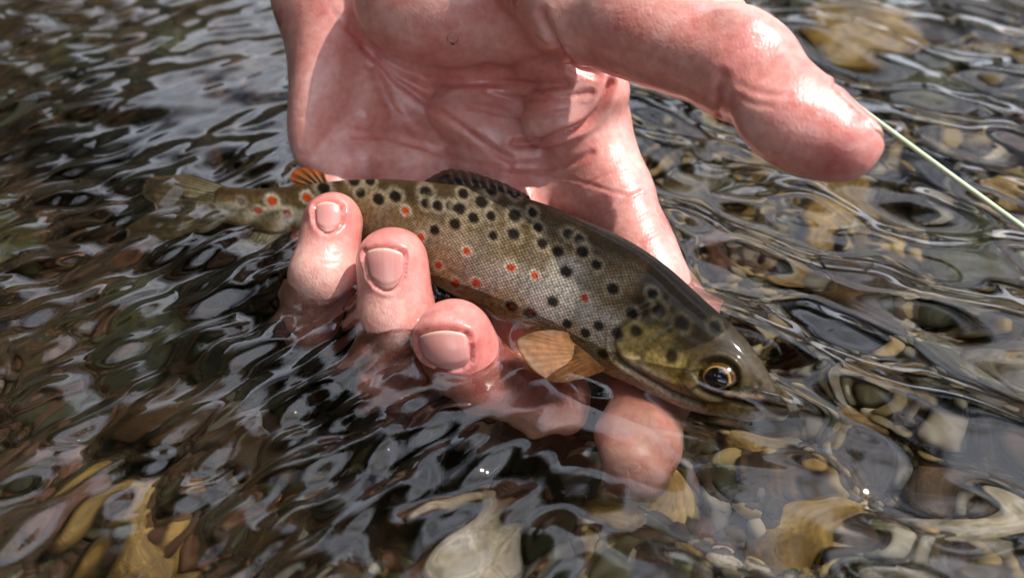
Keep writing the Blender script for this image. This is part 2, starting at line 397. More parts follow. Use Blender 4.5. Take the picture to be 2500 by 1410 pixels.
def pdist(pts):
    "pixel distance from every fish vertex to a polyline drawn on the flank"
    best = np.full(QX.shape, 1e9)
    for (x0, y0), (x1, y1) in zip(pts[:-1], pts[1:]):
        dx, dy = x1-x0, y1-y0; t = np.clip(((QX-x0)*dx+(QY-y0)*dy)/(dx*dx+dy*dy), 0, 1)
        best = np.minimum(best, np.hypot(QX-x0-t*dx, QY-y0-t*dy))
    return best
EYE = (1746, 926)
gill = [(1600, 742), (1545, 768), (1508, 800), (1494, 838), (1512, 880), (1560, 922), (1640, 972), (1720, 1004)]
preop = [(1640, 800), (1602, 825), (1566, 862), (1556, 900), (1592, 930), (1664, 964)]
mouth = [(1915, 1004), (1868, 1003), (1810, 996), (1750, 980), (1700, 958)]
maxil = [(1672, 944), (1720, 966), (1780, 975), (1850, 980)]
g_gill, g_pre, g_mouth, g_max = pdist(gill), pdist(preop), pdist(mouth), pdist(maxil)
de = np.hypot(QX-EYE[0], QY-EYE[1]); de0 = np.hypot((QX-EYE[0])*.9, QY-EYE[1])
disp = -.085*np.exp(-(g_gill/7)**2)+.05*np.exp(-((g_gill-16)/14)**2)*(QX > 1480) - .035*np.exp(-(g_pre/7)**2)
disp += -.12*np.exp(-(g_mouth/6)**2)+.07*np.exp(-(g_max/9)**2)
disp += .07*np.exp(-((de0-62)/9)**2)-.16*(1-sstep(40, 58, de0))
disp += -.05*np.exp(-(np.hypot(QX-1850, QY-938)/7)**2)           # nostril
V = V+NRM*disp[..., None]*np.minimum(1, hh/.3)[:, None, None]
# pigment
def mixn(a, b, f): return a*(1-f[..., None])+np.array(b)*f[..., None]
nzf = tile_sample(FA, FS, QX*.09, QY*.09); nzc = tile_sample(FD, FS, QX*.045+7, QY*.045); nzm = tile_sample(FB, FS, QX*.05+3, QY*.06)
dors = np.broadcast_to(st, QX.shape)+.10*nzc+.05*nzm
sB = np.broadcast_to(ss[:, None], QX.shape)
C = np.ones(QX.shape+(3,))*np.array([.200, .142, .070])                             # olive flank
C = mixn(C, (.40, .39, .37), np.exp(-((sB-.67)/.17)**2-((dors+.15)/.36)**2)*.95)  # silver blush
C = mixn(C, (.42, .38, .28), (1-sstep(.12, .30, sB))*(1-sstep(.2, .55, dors))*.9)
C = mixn(C, (.40, .285, .13), (1-sstep(-.75, -.30, dors)))                        # yellow belly
C = mixn(C, (.60, .50, .36), (1-sstep(-1.05, -.72, dors)))
C = mixn(C, (.095, .060, .024), sstep(.10, .58, dors))                            # olive brown back
C = mixn(C, (.042, .025, .009), sstep(.55, .95, dors))
for cx_, cy_, rx, ry in [(1180, 570, 34, 90), (1300, 640, 36, 100), (1060, 560, 30, 80), (1420, 720, 36, 90), (930, 540, 26, 60)]:   # soft parr bars
    C = mixn(C, (.12, .105, .08), .45*np.exp(-((QX-cx_+.35*(QY-cy_))/rx)**2-((QY-cy_)/ry)**2))
head = sstep(-14, 10, (QX-1512)*.80+(QY-838)*.10-.0012*(QY-838)**2)
hc = np.ones(QX.shape+(3,))*np.array([.30, .215, .065])                            # gold cheek
hc = hc*(1+.25*nzf*2)[..., None]
hc = mixn(hc, (.055, .035, .012), sstep(.0, .42, dors))
hc = mixn(hc, (.026, .017, .006), sstep(.4, .8, dors))
hc = mixn(hc, (.50, .44, .36), 1-sstep(-.85, -.45, dors))
hc = mixn(hc, (.045, .030, .011), sstep(1780, 1850, QX)*sstep(-.75, -.2, dors))
hc = mixn(hc, (.42, .27, .17), .8*np.exp(-(g_max/9)**2))
hc = mixn(hc, (.05, .035, .015), .8*np.exp(-(g_mouth/6)**2))
hc = mixn(hc, (.06, .042, .018), .75*np.exp(-((de0-60)/14)**2))
C = C*(1-head[..., None])+hc*head[..., None]
C = mixn(C, (.05, .038, .018), .6*np.exp(-(g_gill/6)**2)+.35*np.exp(-(g_pre/6)**2))
z6 = lambda L: [(1000+x/3.204, 380+y/3.204) for x, y in L]
z3 = lambda L: [(650+x/2.35, 400+y/2.35) for x, y in L]
z4 = lambda L: [(1200+x/2.564, 700+y/2.564) for x, y in L]
z5 = lambda L: [(300+x/3.526, 380+y/3.526) for x, y in L]
black = z6([(128,287),(130,372),(220,390),(318,395),(392,417),(420,298),(563,360),(355,535),(500,485),(637,470),(197,582),(655,625),(813,613),
    (822,468),(962,443),(1005,562),(1040,687),(1240,612),(1325,655),(1160,750),(1352,750),(1462,852),(640,270),(820,295),(1225,905),(1590,1040),(800,1180),
    (945,1232),(1232,1315),(1120,1140),(1375,1385),(1480,1330),(1740,1235),(1900,1080)])+z3([(540,165),(645,203),(740,187),(330,140),(505,95),(595,95)])
gold_head = z4([(1128,435),(905,275),(790,290),(1050,150),(700,425),(1190,225),(1400,250)])
red = z6([(88,635),(445,745),(225,855),(360,1003),(522,995),(795,875),(980,935),(1370,1110)])+z3([(800,268)])+z5([(1165,475),(1285,390),(1415,505),(1585,360)])
mixed = z6([(628,1103),(800,1180),(945,1232)])
grey = z5([(1020,395)])
rs = np.random.default_rng(5)
wob = 1+.22*tile_sample(FA, FS, QX*.16, QY*.16)
def spot(L, r, halo, hcol, col, soft=.30, op=.95):
    global C
    for (x, y) in L:
        a = rs.uniform(.5, 1.1); r0 = r*rs.uniform(.82, 1.12); dx, dy = QX-x, QY-y
        u = dx*math.cos(a)+dy*math.sin(a); v_ = -dx*math.sin(a)+dy*math.cos(a)
        q = np.hypot(u, v_*1.18)/r0*wob
        if halo: C = mixn(C, hcol, halo*np.exp(-((q-1.4)/.5)**2))
        C = mixn(C, col, op*(1-sstep(1-soft, 1+soft, q)))
spot(black, 14.5, .40, (.33, .28, .20), (.006, .004, .003))
spot(gold_head, 16.5, .25, (.34, .27, .12), (.016, .010, .006), .45)
spot(red, 11, .6, (.52, .46, .36), (.45, .05, .010))
spot(mixed, 7, 0, (0, 0, 0), (.35, .05, .012), .5, .7)
spot(grey, 9, .2, (.5, .46, .4), (.10, .09, .08), .5, .8)
scalem = (1-head)*(1-.55*sstep(.55, .9, dors))*sstep(.02, .08, sB)
girth = np.cumsum(np.concatenate([[0], np.hypot(np.diff(st)*1.0, np.diff(ctt)*.55)]))
UV = np.stack([np.broadcast_to((ss*FISH_L)[:, None], QX.shape), np.broadcast_to(girth[None]*1.75, QX.shape)], -1)

fm, ns, ls, pb = mat('trout_skin')
at = node(ns, 'ShaderNodeVertexColor', layer_name='skin'); sc_ = node(ns, 'ShaderNodeVertexColor', layer_name='scale')
uv = ns.new('ShaderNodeUVMap'); mp = node(ns, 'ShaderNodeMapping'); mp.inputs['Scale'].default_value = (7.4, 9.6, 1); mp.inputs['Rotation'].default_value = (0, 0, .0)
ls.new(uv.outputs[0], mp.inputs['Vector'])
wn = noise(ns, ls, .9, 2, vec=mp.outputs[0]); wa = node(ns, 'ShaderNodeVectorMath', operation='SCALE', Scale=.55); ls.new(wn.outputs['Color'], wa.inputs[0])
def lattice(o):       # distance to the centres of one of two interleaved rows of scales
    a_ = node(ns, 'ShaderNodeVectorMath', operation='ADD'); ls.new(mp.outputs[0], a_.inputs[0]); ls.new(wa.outputs[0], a_.inputs[1])
    b_ = node(ns, 'ShaderNodeVectorMath', operation='ADD'); ls.new(a_.outputs[0], b_.inputs[0]); b_.inputs[1].default_value = (o, o, 0)
    c_ = node(ns, 'ShaderNodeVectorMath', operation='FRACTION'); ls.new(b_.outputs[0], c_.inputs[0])
    d_ = node(ns, 'ShaderNodeVectorMath', operation='SUBTRACT'); ls.new(c_.outputs[0], d_.inputs[0]); d_.inputs[1].default_value = (.5, .5, 0)
    m_ = node(ns, 'ShaderNodeVectorMath', operation='MULTIPLY'); ls.new(d_.outputs[0], m_.inputs[0]); m_.inputs[1].default_value = (1, 1, 0)
    e_ = node(ns, 'ShaderNodeVectorMath', operation='LENGTH'); ls.new(m_.outputs[0], e_.inputs[0]); return e_.outputs['Value']
vo = node(ns, 'ShaderNodeMath', operation='MINIMUM'); ls.new(lattice(0), vo.inputs[0]); ls.new(lattice(.5), vo.inputs[1])
sr = ramp(ns, ls, vo.outputs[0], [(.06, (1.75, 1.72, 1.62)), (.30, (1.0, 1.0, .97)), (.47, (.60, .56, .50))])
scol = mixc(ns, ls, 1.0, at.outputs[0], sr.outputs[0], 'MULTIPLY')
fine = noise(ns, ls, 900, 5, .7); fr = ramp(ns, ls, fine.outputs['Fac'], [(.34, (.52, .50, .47)), (.66, (1.36, 1.34, 1.3))])
base = mixc(ns, ls, sc_.outputs[0], at.outputs[0], scol)
ls.new(mixc(ns, ls, 1.0, base, fr.outputs[0], 'MULTIPLY'), pb.inputs['Base Color'])
inv = node(ns, 'ShaderNodeMath', operation='MULTIPLY'); ls.new(vo.outputs[0], inv.inputs[0]); inv.inputs[1].default_value = -1
hm = node(ns, 'ShaderNodeMath', operation='MULTIPLY'); ls.new(inv.outputs[0], hm.inputs[0]); ls.new(sc_.outputs[0], hm.inputs[1])
b1 = bump(ns, ls, hm.outputs[0], .38, .0005)
ls.new(b1.outputs[0], pb.inputs['Normal'])
pb.inputs['Roughness'].default_value = .5; pb.inputs['Specular IOR Level'].default_value = .14
pb.inputs['Coat Weight'].default_value = .16; pb.inputs['Coat Roughness'].default_value = .06
body = mesh_np('trout', V.reshape(-1, 3), grid_faces(len(ss), NT, True)[:, ::-1], {'skin': C.reshape(-1, 3), 'scale': scalem.reshape(-1)}, UV.reshape(-1, 2))
trout = bpy.data.objects.new('trout', None); COL.objects.link(trout)
tag(trout, 'small brown trout with black and red spots lying in the wet hand', 'fish')
obj('body', body, fm, trout)

def on_fish(px, py):
    "nearest near-flank vertex under a photo pixel"
    i = np.argmin(np.where(np.broadcast_to(ctt > 0, QX.shape), (QX-px)**2+(QY-py)**2, 1e12)); return V.reshape(-1, 3)[i], NRM.reshape(-1, 3)[i]

# eye: ball with pupil, gold ring and bronze iris
ec, en = on_fish(*EYE); en = en*.8+(CAM-ec)/np.linalg.norm(CAM-ec)*.35; en /= np.linalg.norm(en)
er = .62; NE = 60; a = np.linspace(0, math.pi, NE); b = np.linspace(0, 2*np.pi, 72, endpoint=False)
e1 = np.cross(en, fd[-NC-60]); e1 /= np.linalg.norm(e1); e2 = np.cross(en, e1)
rad = er*(1+.04*np.exp(-(a/.55)**2))
EV = ((ec-en*.30)+(np.cos(a)*rad*.86)[:, None, None]*en+(np.sin(a)*rad)[:, None, None]*(np.cos(b)[None, :, None]*e1+np.sin(b)[None, :, None]*e2))
aa = a[:, None]*(1+.06*np.cos(b[None]-.6)); stri = np.sin(b[None]*23+3*np.sin(b[None]*5))*.5+.5
ecx = np.ones(aa.shape+(3,))*np.array([.05, .03, .012]); ecx = mixn(ecx, (.16, .075, .02), np.broadcast_to(stri*.7, aa.shape)*sstep(.62, .8, aa)*(1-sstep(1.1, 1.3, aa)))
ecx = mixn(ecx, (.50, .25, .07), np.exp(-((aa-.535)/.034)**2)); ecx = mixn(ecx, (.004, .004, .005), 1-sstep(.475, .51, aa)); ecx = mixn(ecx, (.02, .015, .008), sstep(1.15, 1.35, aa))
eym, ns, ls, pb = mat('wet_fish_eye'); at = node(ns, 'ShaderNodeVertexColor', layer_name='iris'); ls.new(at.outputs[0], pb.inputs['Base Color'])
pb.inputs['Roughness'].default_value = .12; pb.inputs['Coat Weight'].default_value = 1; pb.inputs['Coat Roughness'].default_value = .02
eye = obj('eye', mesh_np('eye', EV.reshape(-1, 3), grid_faces(NE, 72, True), {'iris': ecx.reshape(-1, 3)}), eym, trout)

# fins: a fan of rays between a root line and an outer margin, each ray raised
def fin_mat(name, c_root, c_mid, c_tip, trans=.35):
    m, ns, ls, pb = mat(name)
    uv = ns.new('ShaderNodeUVMap'); sp = ns.new('ShaderNodeSeparateXYZ'); ls.new(uv.outputs[0], sp.inputs[0])
    c = ramp(ns, ls, sp.outputs['Y'], [(0, c_root), (.55, c_mid), (1, c_tip)])
    n = noise(ns, ls, 500, 4); d = ramp(ns, ls, n.outputs['Fac'], [(.3, (.6, .6, .6)), (.7, (1.25, 1.25, 1.25))])
    at = node(ns, 'ShaderNodeVertexColor', layer_name='ray')
    c2 = mixc(ns, ls, 1.0, mixc(ns, ls, 1.0, c.outputs[0], d.outputs[0], 'MULTIPLY'), at.outputs[0], 'MULTIPLY')
    ls.new(c2, pb.inputs['Base Color']); pb.inputs['Roughness'].default_value = .3; pb.inputs['Coat Weight'].default_value = .5; pb.inputs['Coat Roughness'].default_value = .08
    tr = ns.new('ShaderNodeBsdfTranslucent'); ls.new(c2, tr.inputs['Color'])
    ms = ns.new('ShaderNodeMixShader'); ms.inputs[0].default_value = trans
    ls.new(pb.outputs[0], ms.inputs[1]); ls.new(tr.outputs[0], ms.inputs[2]); ls.new(ms.outputs[0], ns['Material Output'].inputs['Surface'])
    return m
def poly_eval(pts, u):
    pts = np.asarray(pts, float); l = np.concatenate([[0], np.cumsum(np.linalg.norm(np.diff(pts, axis=0), axis=1))]); l /= l[-1]
    o = np.stack([np.interp(u, l, pts[:, k]) for k in range(3)], 1)
    k = np.exp(-np.arange(-9, 10)**2/30.); k /= k.sum(); p = np.concatenate([np.repeat(o[:1], 9, 0), o, np.repeat(o[-1:], 9, 0)])
    q = np.stack([np.convolve(p[:, i], k, 'valid') for i in range(3)], 1); q[0], q[-1] = o[0], o[-1]; return q
def fin(name, root, margin, rays, m, thick=.03, bow=0.0, spots=None, ragged=.0):
    nu, nv = rays*8+1, 26; u = np.linspace(0, 1, nu); v = np.linspace(0, 1, nv)
    A = poly_eval(root, u); B = poly_eval(margin, u); 
    B = B+(B-A)*(ragged*np.abs(np.sin(u*math.pi*rays))**.5)[:, None]-(B-A)*ragged
    G = A[:, None]*(1-v)[None, :, None]+B[:, None]*v[None, :, None]
    nn = np.cross(B.mean(0)-A.mean(0), A[-1]-A[0]+B[-1]-B[0]); nn /= np.linalg.norm(nn)
    if nn@(CAM-A.mean(0)) < 0: nn = -nn
    ray = np.abs(np.cos(u*math.pi*rays))**3; w_ = (np.sin(v*math.pi)**.6*.7+.3)*(1-.6*v)
    G = G+nn*(bow*np.sin(v*math.pi*.5)[None, :, None]*np.sin(u*math.pi)[:, None, None])
    t = (thick*.35+thick*.9*ray[:, None]*w_[None])[..., None]*nn
    Vt = np.concatenate([(G+t).reshape(-1, 3), (G-t).reshape(-1, 3)]); f = grid_faces(nu, nv); o = nu*nv
    rim = np.concatenate([np.arange(nv-1), np.arange(0, nu-1)*nv+nv-1, (nu-1)*nv+np.arange(nv-1, 0, -1), np.arange(nu-1, 0, -1)*nv]); nx = np.roll(rim, -1)
    F = np.concatenate([f, f[:, ::-1]+o, np.stack([rim, rim+o, nx+o, nx], 1)])
    rc_ = np.broadcast_to((.86+.22*ray)[:, None], (nu, nv)).copy()
    if spots is not None:
        for su, sv, sr_ in spots: rc_ = np.minimum(rc_, .12+.9*sstep(.6, 1.3, np.hypot((u[:, None]-su), (v[None]-sv)*.6)/sr_))
    uv = np.stack(np.broadcast_arrays(u[:, None], v[None]), -1).reshape(-1, 2)
    return obj(name, mesh_np(name, Vt, F, {'ray': np.tile(rc_.reshape(-1), 2)}, np.tile(uv, (2, 1))), m, trout)
amber = fin_mat('amber_fin', (.36, .19, .07), (.40, .17, .055), (.28, .13, .05), .45)
darkfin = fin_mat('dark_dorsal_fin', (.07, .045, .03), (.10, .05, .035), (.16, .07, .04), .2)
tailm = fin_mat('olive_tail_fin', (.26, .22, .13), (.14, .105, .055), (.09, .06, .03), .3)
adim = fin_mat('orange_fin', (.16, .10, .05), (.36, .14, .04), (.55, .14, .03), .4)
nr, nn_ = on_fish(1440, 880)
pd0 = proj(on_fish(1430, 862)[0])[2]
fin('pectoral_fin', [P(1392, 828, pd0-.05), P(1440, 870, pd0-.16), P(1476, 916, pd0-.04)],
    [P(1388, 810, pd0-.15), P(1345, 806, pd0-.4), P(1298, 812, pd0-.65), P(1250, 833, pd0-.85), P(1258, 862, pd0-1.0), P(1288, 905, pd0-1.1), P(1345, 944, pd0-1.0), P(1410, 938, pd0-.7), P(1474, 920, pd0-.12)], 20, amber, .012, .18)
dd = lambda s_: float(np.interp(s_, [540, 860, 1080, 1320, 1530], [30.35, 29.2, 28.1, 27.15, 26.3]))
fin('dorsal_fin', [P(1296, 492, dd(1296)-.1), P(1180, 470, dd(1180)-.1), P(1058, 458, dd(1058)-.1)],
    [P(1292, 478, dd(1296)-.05), P(1232, 447, dd(1232)-.05), P(1160, 423, dd(1160)), P(1095, 411, dd(1095)), P(1050, 432, dd(1050)), P(1030, 448, dd(1040))], 12, darkfin, .03, .05,
    [(.15, .5, .06), (.32, .5, .07), (.5, .55, .06), (.68, .45, .07), (.45, .2, .06), (.8, .7, .06)], .05)
fin('adipose_fin', [P(800, 450, 29.45), P(760, 456, 29.65)], [P(790, 422, 29.5), P(745, 405, 29.65), P(712, 414, 29.75), P(704, 440, 29.8), P(730, 455, 29.75)], 5, adim, .05, .0)
fin('tail_fin', [P(560, 458, 30.3), P(548, 505, 30.15), P(556, 552, 30.3)],
    [P(470, 425, 30.75), P(362, 432, 31.1), P(352, 480, 31.0), P(392, 522, 30.7), P(338, 572, 30.7), P(318, 632, 30.5), P(430, 624, 30.3)], 18, tailm, .03, .1, None, .02)
fin('anal_fin', [P(690, 584, 29.9), P(610, 582, 30.1)], [P(672, 648, 29.5), P(610, 662, 29.6), P(560, 628, 29.9)], 9, tailm, .025, .05, None, .02)

# ------------------------------------------------------------------ hand: one implicit surface, polygonised
def rcone(p, a, b, r1, r2):
    ba = b-a; l2 = ba@ba; rr = r1-r2; a2 = l2-rr*rr; il = 1/l2
    pa = p-a; y = pa@ba; z = y-l2; q = pa*l2-y[:, None]*ba; x2 = (q*q).sum(1); y2 = y*y*l2; z2 = z*z*l2
    k = np.sign(rr)*rr*rr*x2
    d = (np.sqrt(np.maximum(x2*a2*il, 0))+y*rr)*il-r1
    m2 = np.sign(z)*a2*z2 > k; d = np.where(m2, np.sqrt(x2+z2)*il-r2, d)
    m1 = (np.sign(y)*a2*y2 < k) & ~m2; return np.where(m1, np.sqrt(x2+y2)*il-r1, d)
def smin(a, b, k):
    h = np.maximum(k-np.abs(a-b), 0)/k; return np.minimum(a, b)-h*h*k*.25
def chain(p, J, k=.3):
    d = None
    for (a, ra), (b, rb) in zip(J[:-1], J[1:]):
        e = rcone(p, a, b, ra, rb); d = e if d is None else smin(d, e, k)
    return d
def ell(p, c, ax, r):
    "soft ellipsoid, ax = rows of unit axes"
    q = (p-c)@ax.T; k0 = np.sqrt(((q/r)**2).sum(1)); k1 = np.sqrt(((q/(r*r))**2).sum(1))+1e-9; return k0*(k0-1)/k1
J = lambda px, py, d, r: (P(px, py, d), r)
UJ = lambda px, py, h, r: (U(px, py, h), r)
MC = [[J(700, -460, 31.0, 1.55), J(776, 0, 31.2, 1.36), J(838, 318, 32.2, 1.18)],
      [J(850, -460, 31.0, 1.6), J(930, 0, 31.4, 1.45), J(1005, 350, 32.0, 1.25)],
      [J(960, -460, 30.9, 1.6), J(1090, 0, 31.0, 1.5), J(1210, 350, 31.2, 1.28)],
      [J(1060, -460, 30.6, 1.5), J(1240, 0, 30.2, 1.45), J(1432, 300, 29.9, 1.22)]]
PINKY = [(MC[0][-1][0], 1.10), UJ(770, 775, 2.3, .98), J(792, 672, 27.4, .93), J(812, 542, 27.7, .84)]
RING = [(MC[1][-1][0], 1.15), UJ(945, 905, 2.7, 1.05), J(968, 778, 26.4, 1.02), J(958, 642, 26.3, .97)]
MIDDLE = [(MC[2][-1][0], 1.2), UJ(1330, 985, 3.1, 1.1), UJ(1165, 915, 1.35, 1.08), J(1108, 828, 25.2, 1.04)]
INDEX = [(MC[3][-1][0], 1.2), J(1498, 470, 29.3, 1.10), UJ(1668, 800, 1.6, 1.08), UJ(1606, 930, 2.9, 1.08), UJ(1560, 1070, 2.2, 1.04), UJ(1548, 1122, 2.0, .93)]
THUMB = [J(1130, -330, 28.6, 1.9), J(1400, 14, 26.0, 1.36), J(1795, 168, 23.2, 1.10), J(2060, 354, 21.9, .80)]
def hand_sdf(p):
    pm = None
    for m in MC:
        e = chain(p, m, .4); pm = e if pm is None else smin(pm, e, .9)
    fo = rcone(p, P(880, -460, 31), P(800, -1100, 30.5), 2.6, 2.9); fo = smin(fo, rcone(p, P(1010, -460, 31), P(960, -1100, 30.5), 2.5, 2.9), 1.2)
    pm = smin(pm, fo, 1.5)
    I3 = np.stack([RGT, UPV, FWD]); rot = lambda an: np.stack([RGT*math.cos(an)+UPV*math.sin(an), -RGT*math.sin(an)+UPV*math.cos(an), FWD])
    pm = smin(pm, ell(p, P(1120, -20, 28.7), rot(.15), np.array([3.1, 2.15, 1.9])), .55)        # thenar mound
    pm = smin(pm, ell(p, P(800, 110, 30.7), rot(-.22), np.array([.95, 3.8, 1.1])), .8)           # heel of the hand
    pm = smin(pm, ell(p, P(1385, 265, 28.9), rot(.5), np.array([1.45, .95, .9])), .30)            # folded web flesh
    pm = smin(pm, ell(p, P(1180, 315, 30.1), rot(-.4), np.array([1.9, .8, .8])), .45)
    pm = smin(pm, ell(p, P(950, 375, 31.4), rot(-.05), np.array([1.7, .7, .9])), .5)
    pm = smin(pm, chain(p, [J(900, 400, 32.5, 1.15), J(1200, 440, 31.4, 1.25), J(1440, 455, 30.1, 1.2), J(1570, 640, 29.4, 1.0)], .4), .8)   # roots of the fingers
    th_ = chain(p, THUMB, .35)
    th_ = smin(th_, ell(p, P(1945, 312, 22.25), rot(-.50), np.array([1.6, .98, .95])), .35)     # thumb pad
    th_ = smin(th_, ell(p, P(1852, 98, 23.0), rot(-.62), np.array([1.15, .52, .7])), .6)         # thumb knuckle
    th_ = smin(th_, ell(p, P(1950, 222, 22.5), rot(-.75), np.array([1.0, .45, .7])), .5)
    th_ = smin(th_, ell(p, P(1640, 50, 24.5), rot(-.3), np.array([2.2, 1.35, 1.1])), .5)
    web = rcone(p, P(1300, 60, 28.6), P(1475, 225, 28.8), 1.3, .75)
    pm = smin(pm, web, .5)
    pm = smin(pm, th_, .45)
    f = chain(p, PINKY, .3); f = smin(f, chain(p, RING, .3), .06); f = smin(f, chain(p, MIDDLE, .35), .06); f = smin(f, chain(p, INDEX, .4), .06)
    return smin(pm, f, .55)
def sdf_big(p, n=400000):
    return np.concatenate([hand_sdf(p[i:i+n]) for i in range(0, len(p), n)])
def grad(p, e=.02):
    g = np.stack([sdf_big(p+np.eye(3)[k]*e)-sdf_big(p-np.eye(3)[k]*e) for k in range(3)], 1); return g/np.maximum(np.linalg.norm(g, axis=1), 1e-9)[:, None]
allp = np.array([q[0] for c in MC+[PINKY, RING, MIDDLE, INDEX, THUMB] for q in c]+[P(800, -1100, 30.5), P(960, -1100, 30.5)])
CELL = .075; B = 6
lo = allp.min(0)-3.6; hi = allp.max(0)+3.6
nb = np.ceil((hi-lo)/(CELL*B)).astype(int); N = nb*B
bc = np.stack(np.meshgrid(*[np.arange(n) for n in nb], indexing='ij'), -1).reshape(-1, 3)
dc = sdf_big(lo+(bc+.5)*B*CELL)
act = np.abs(dc) < B*CELL*1.15
grid = np.repeat(np.repeat(np.repeat(np.where(dc.reshape(nb) < 0, -1., 1.), B, 0), B, 1), B, 2).astype(np.float32)
off = np.stack(np.meshgrid(*[np.arange(B)]*3, indexing='ij'), -1).reshape(-1, 3)
ip = (bc[act][:, None]*B+off[None]).reshape(-1, 3)
grid[ip[:, 0], ip[:, 1], ip[:, 2]] = sdf_big(lo+ip*CELL)
# surface nets
neg = grid < 0
cnt = np.zeros(N-1, np.int8); acc3 = None
cor = [(i, j, k) for i in (0, 1) for j in (0, 1) for k in (0, 1)]
sl = lambda a, o: a[o[0]:N[0]-1+o[0], o[1]:N[1]-1+o[1], o[2]:N[2]-1+o[2]]
for o in cor: cnt += sl(neg, o)
cells = np.argwhere((cnt > 0) & (cnt < 8)); cid = np.full(N-1, -1, np.int32); cid[cells[:, 0], cells[:, 1], cells[:, 2]] = np.arange(len(cells))
gval = lambda o: grid[cells[:, 0]+o[0], cells[:, 1]+o[1], cells[:, 2]+o[2]]
sumv = np.zeros((len(cells), 3)); num = np.zeros(len(cells))
for ax in range(3):
    for o in cor:
        if o[ax]: continue
        o2 = list(o); o2[ax] = 1; a, b = gval(o), gval(tuple(o2)); m = (a < 0) != (b < 0)
        t = np.where(m, a/np.where(m, a-b, 1), 0); pt = np.tile(np.array(o, float), (len(cells), 1)); pt[:, ax] += t
        sumv += np.where(m[:, None], pt, 0); num += m
HV = lo+(cells+sumv/num[:, None])*CELL
HF = []
for ax in range(3):
    a1, a2 = (ax+1) % 3, (ax+2) % 3
    A = neg; s0 = [slice(1, -1)]*3; s0[ax] = slice(0, -1); s1 = [slice(1, -1)]*3; s1[ax] = slice(1, None)
    e = np.argwhere(A[tuple(s0)] != A[tuple(s1)]); base_ = e+1; base_[:, ax] = e[:, ax]
    inside = A[base_[:, 0], base_[:, 1], base_[:, 2]]
    ok = np.all(base_ < N-1, axis=1); base_, inside = base_[ok], inside[ok]
    q = []
    for u_, v_ in ((1, 1), (0, 1), (0, 0), (1, 0)):
        c = base_.copy(); c[:, a1] -= u_; c[:, a2] -= v_; q.append(cid[c[:, 0], c[:, 1], c[:, 2]])
    q = np.stack(q, 1); q[~inside] = q[~inside][:, ::-1]; HF.append(q[(q >= 0).all(1)])
HF = np.concatenate(HF)
HN = grad(HV); HV = HV-HN*sdf_big(HV)[:, None]; HN = grad(HV)
print('hand verts', len(HV))

def trace(o, dr, n=70, skip=0.0):
    "sphere-trace rays onto the hand"
    t = np.full(len(o), skip)
    for _ in range(n): t += np.clip(hand_sdf(o+dr*t[:, None]), -.3, 2)*.85
    return o+dr*t[:, None]
def cam_hit(pts):
    pts = np.asarray(pts, float); dr = FWD+((pts[:, 0]-1250)/FPX)[:, None]*RGT+((705-pts[:, 1])/FPX)[:, None]*UPV
    dr /= np.linalg.norm(dr, axis=1)[:, None]; return trace(np.tile(CAM, (len(pts), 1)), dr, skip=12.0)
def dens(pts, step=6):
    pts = np.asarray(pts, float); o = []
    for a, b in zip(pts[:-1], pts[1:]):
        n = max(2, int(np.linalg.norm(b-a)/step)); o.append(a+(b-a)*np.linspace(0, 1, n, endpoint=False)[:, None])
    return np.concatenate(o+[pts[-1:]])
def curve3(pts):
    "smooth pixel polyline dropped onto the skin"
    q = dens(pts, 5); k = np.exp(-np.arange(-8, 9)**2/28.); k /= k.sum(); p = np.concatenate([np.repeat(q[:1], 8, 0), q, np.repeat(q[-1:], 8, 0)])
    return cam_hit(np.stack([np.convolve(p[:, i], k, 'valid') for i in range(2)], 1))
def mind(pts, lim):
    "distance of every skin vertex to a 3-D point string (only near ones computed)"
    d = np.full(len(HV), 9.0); m = np.all((HV > pts.min(0)-lim) & (HV < pts.max(0)+lim), 1); idx = np.where(m)[0]
    for i in range(0, len(idx), 20000):
        j = idx[i:i+20000]; d[j] = np.sqrt(((HV[j][:, None]-pts[None])**2).sum(2).min(1))
    return d
hd = np.zeros(len(HV)); flush = np.zeros(len(HV)); pale = np.zeros(len(HV))
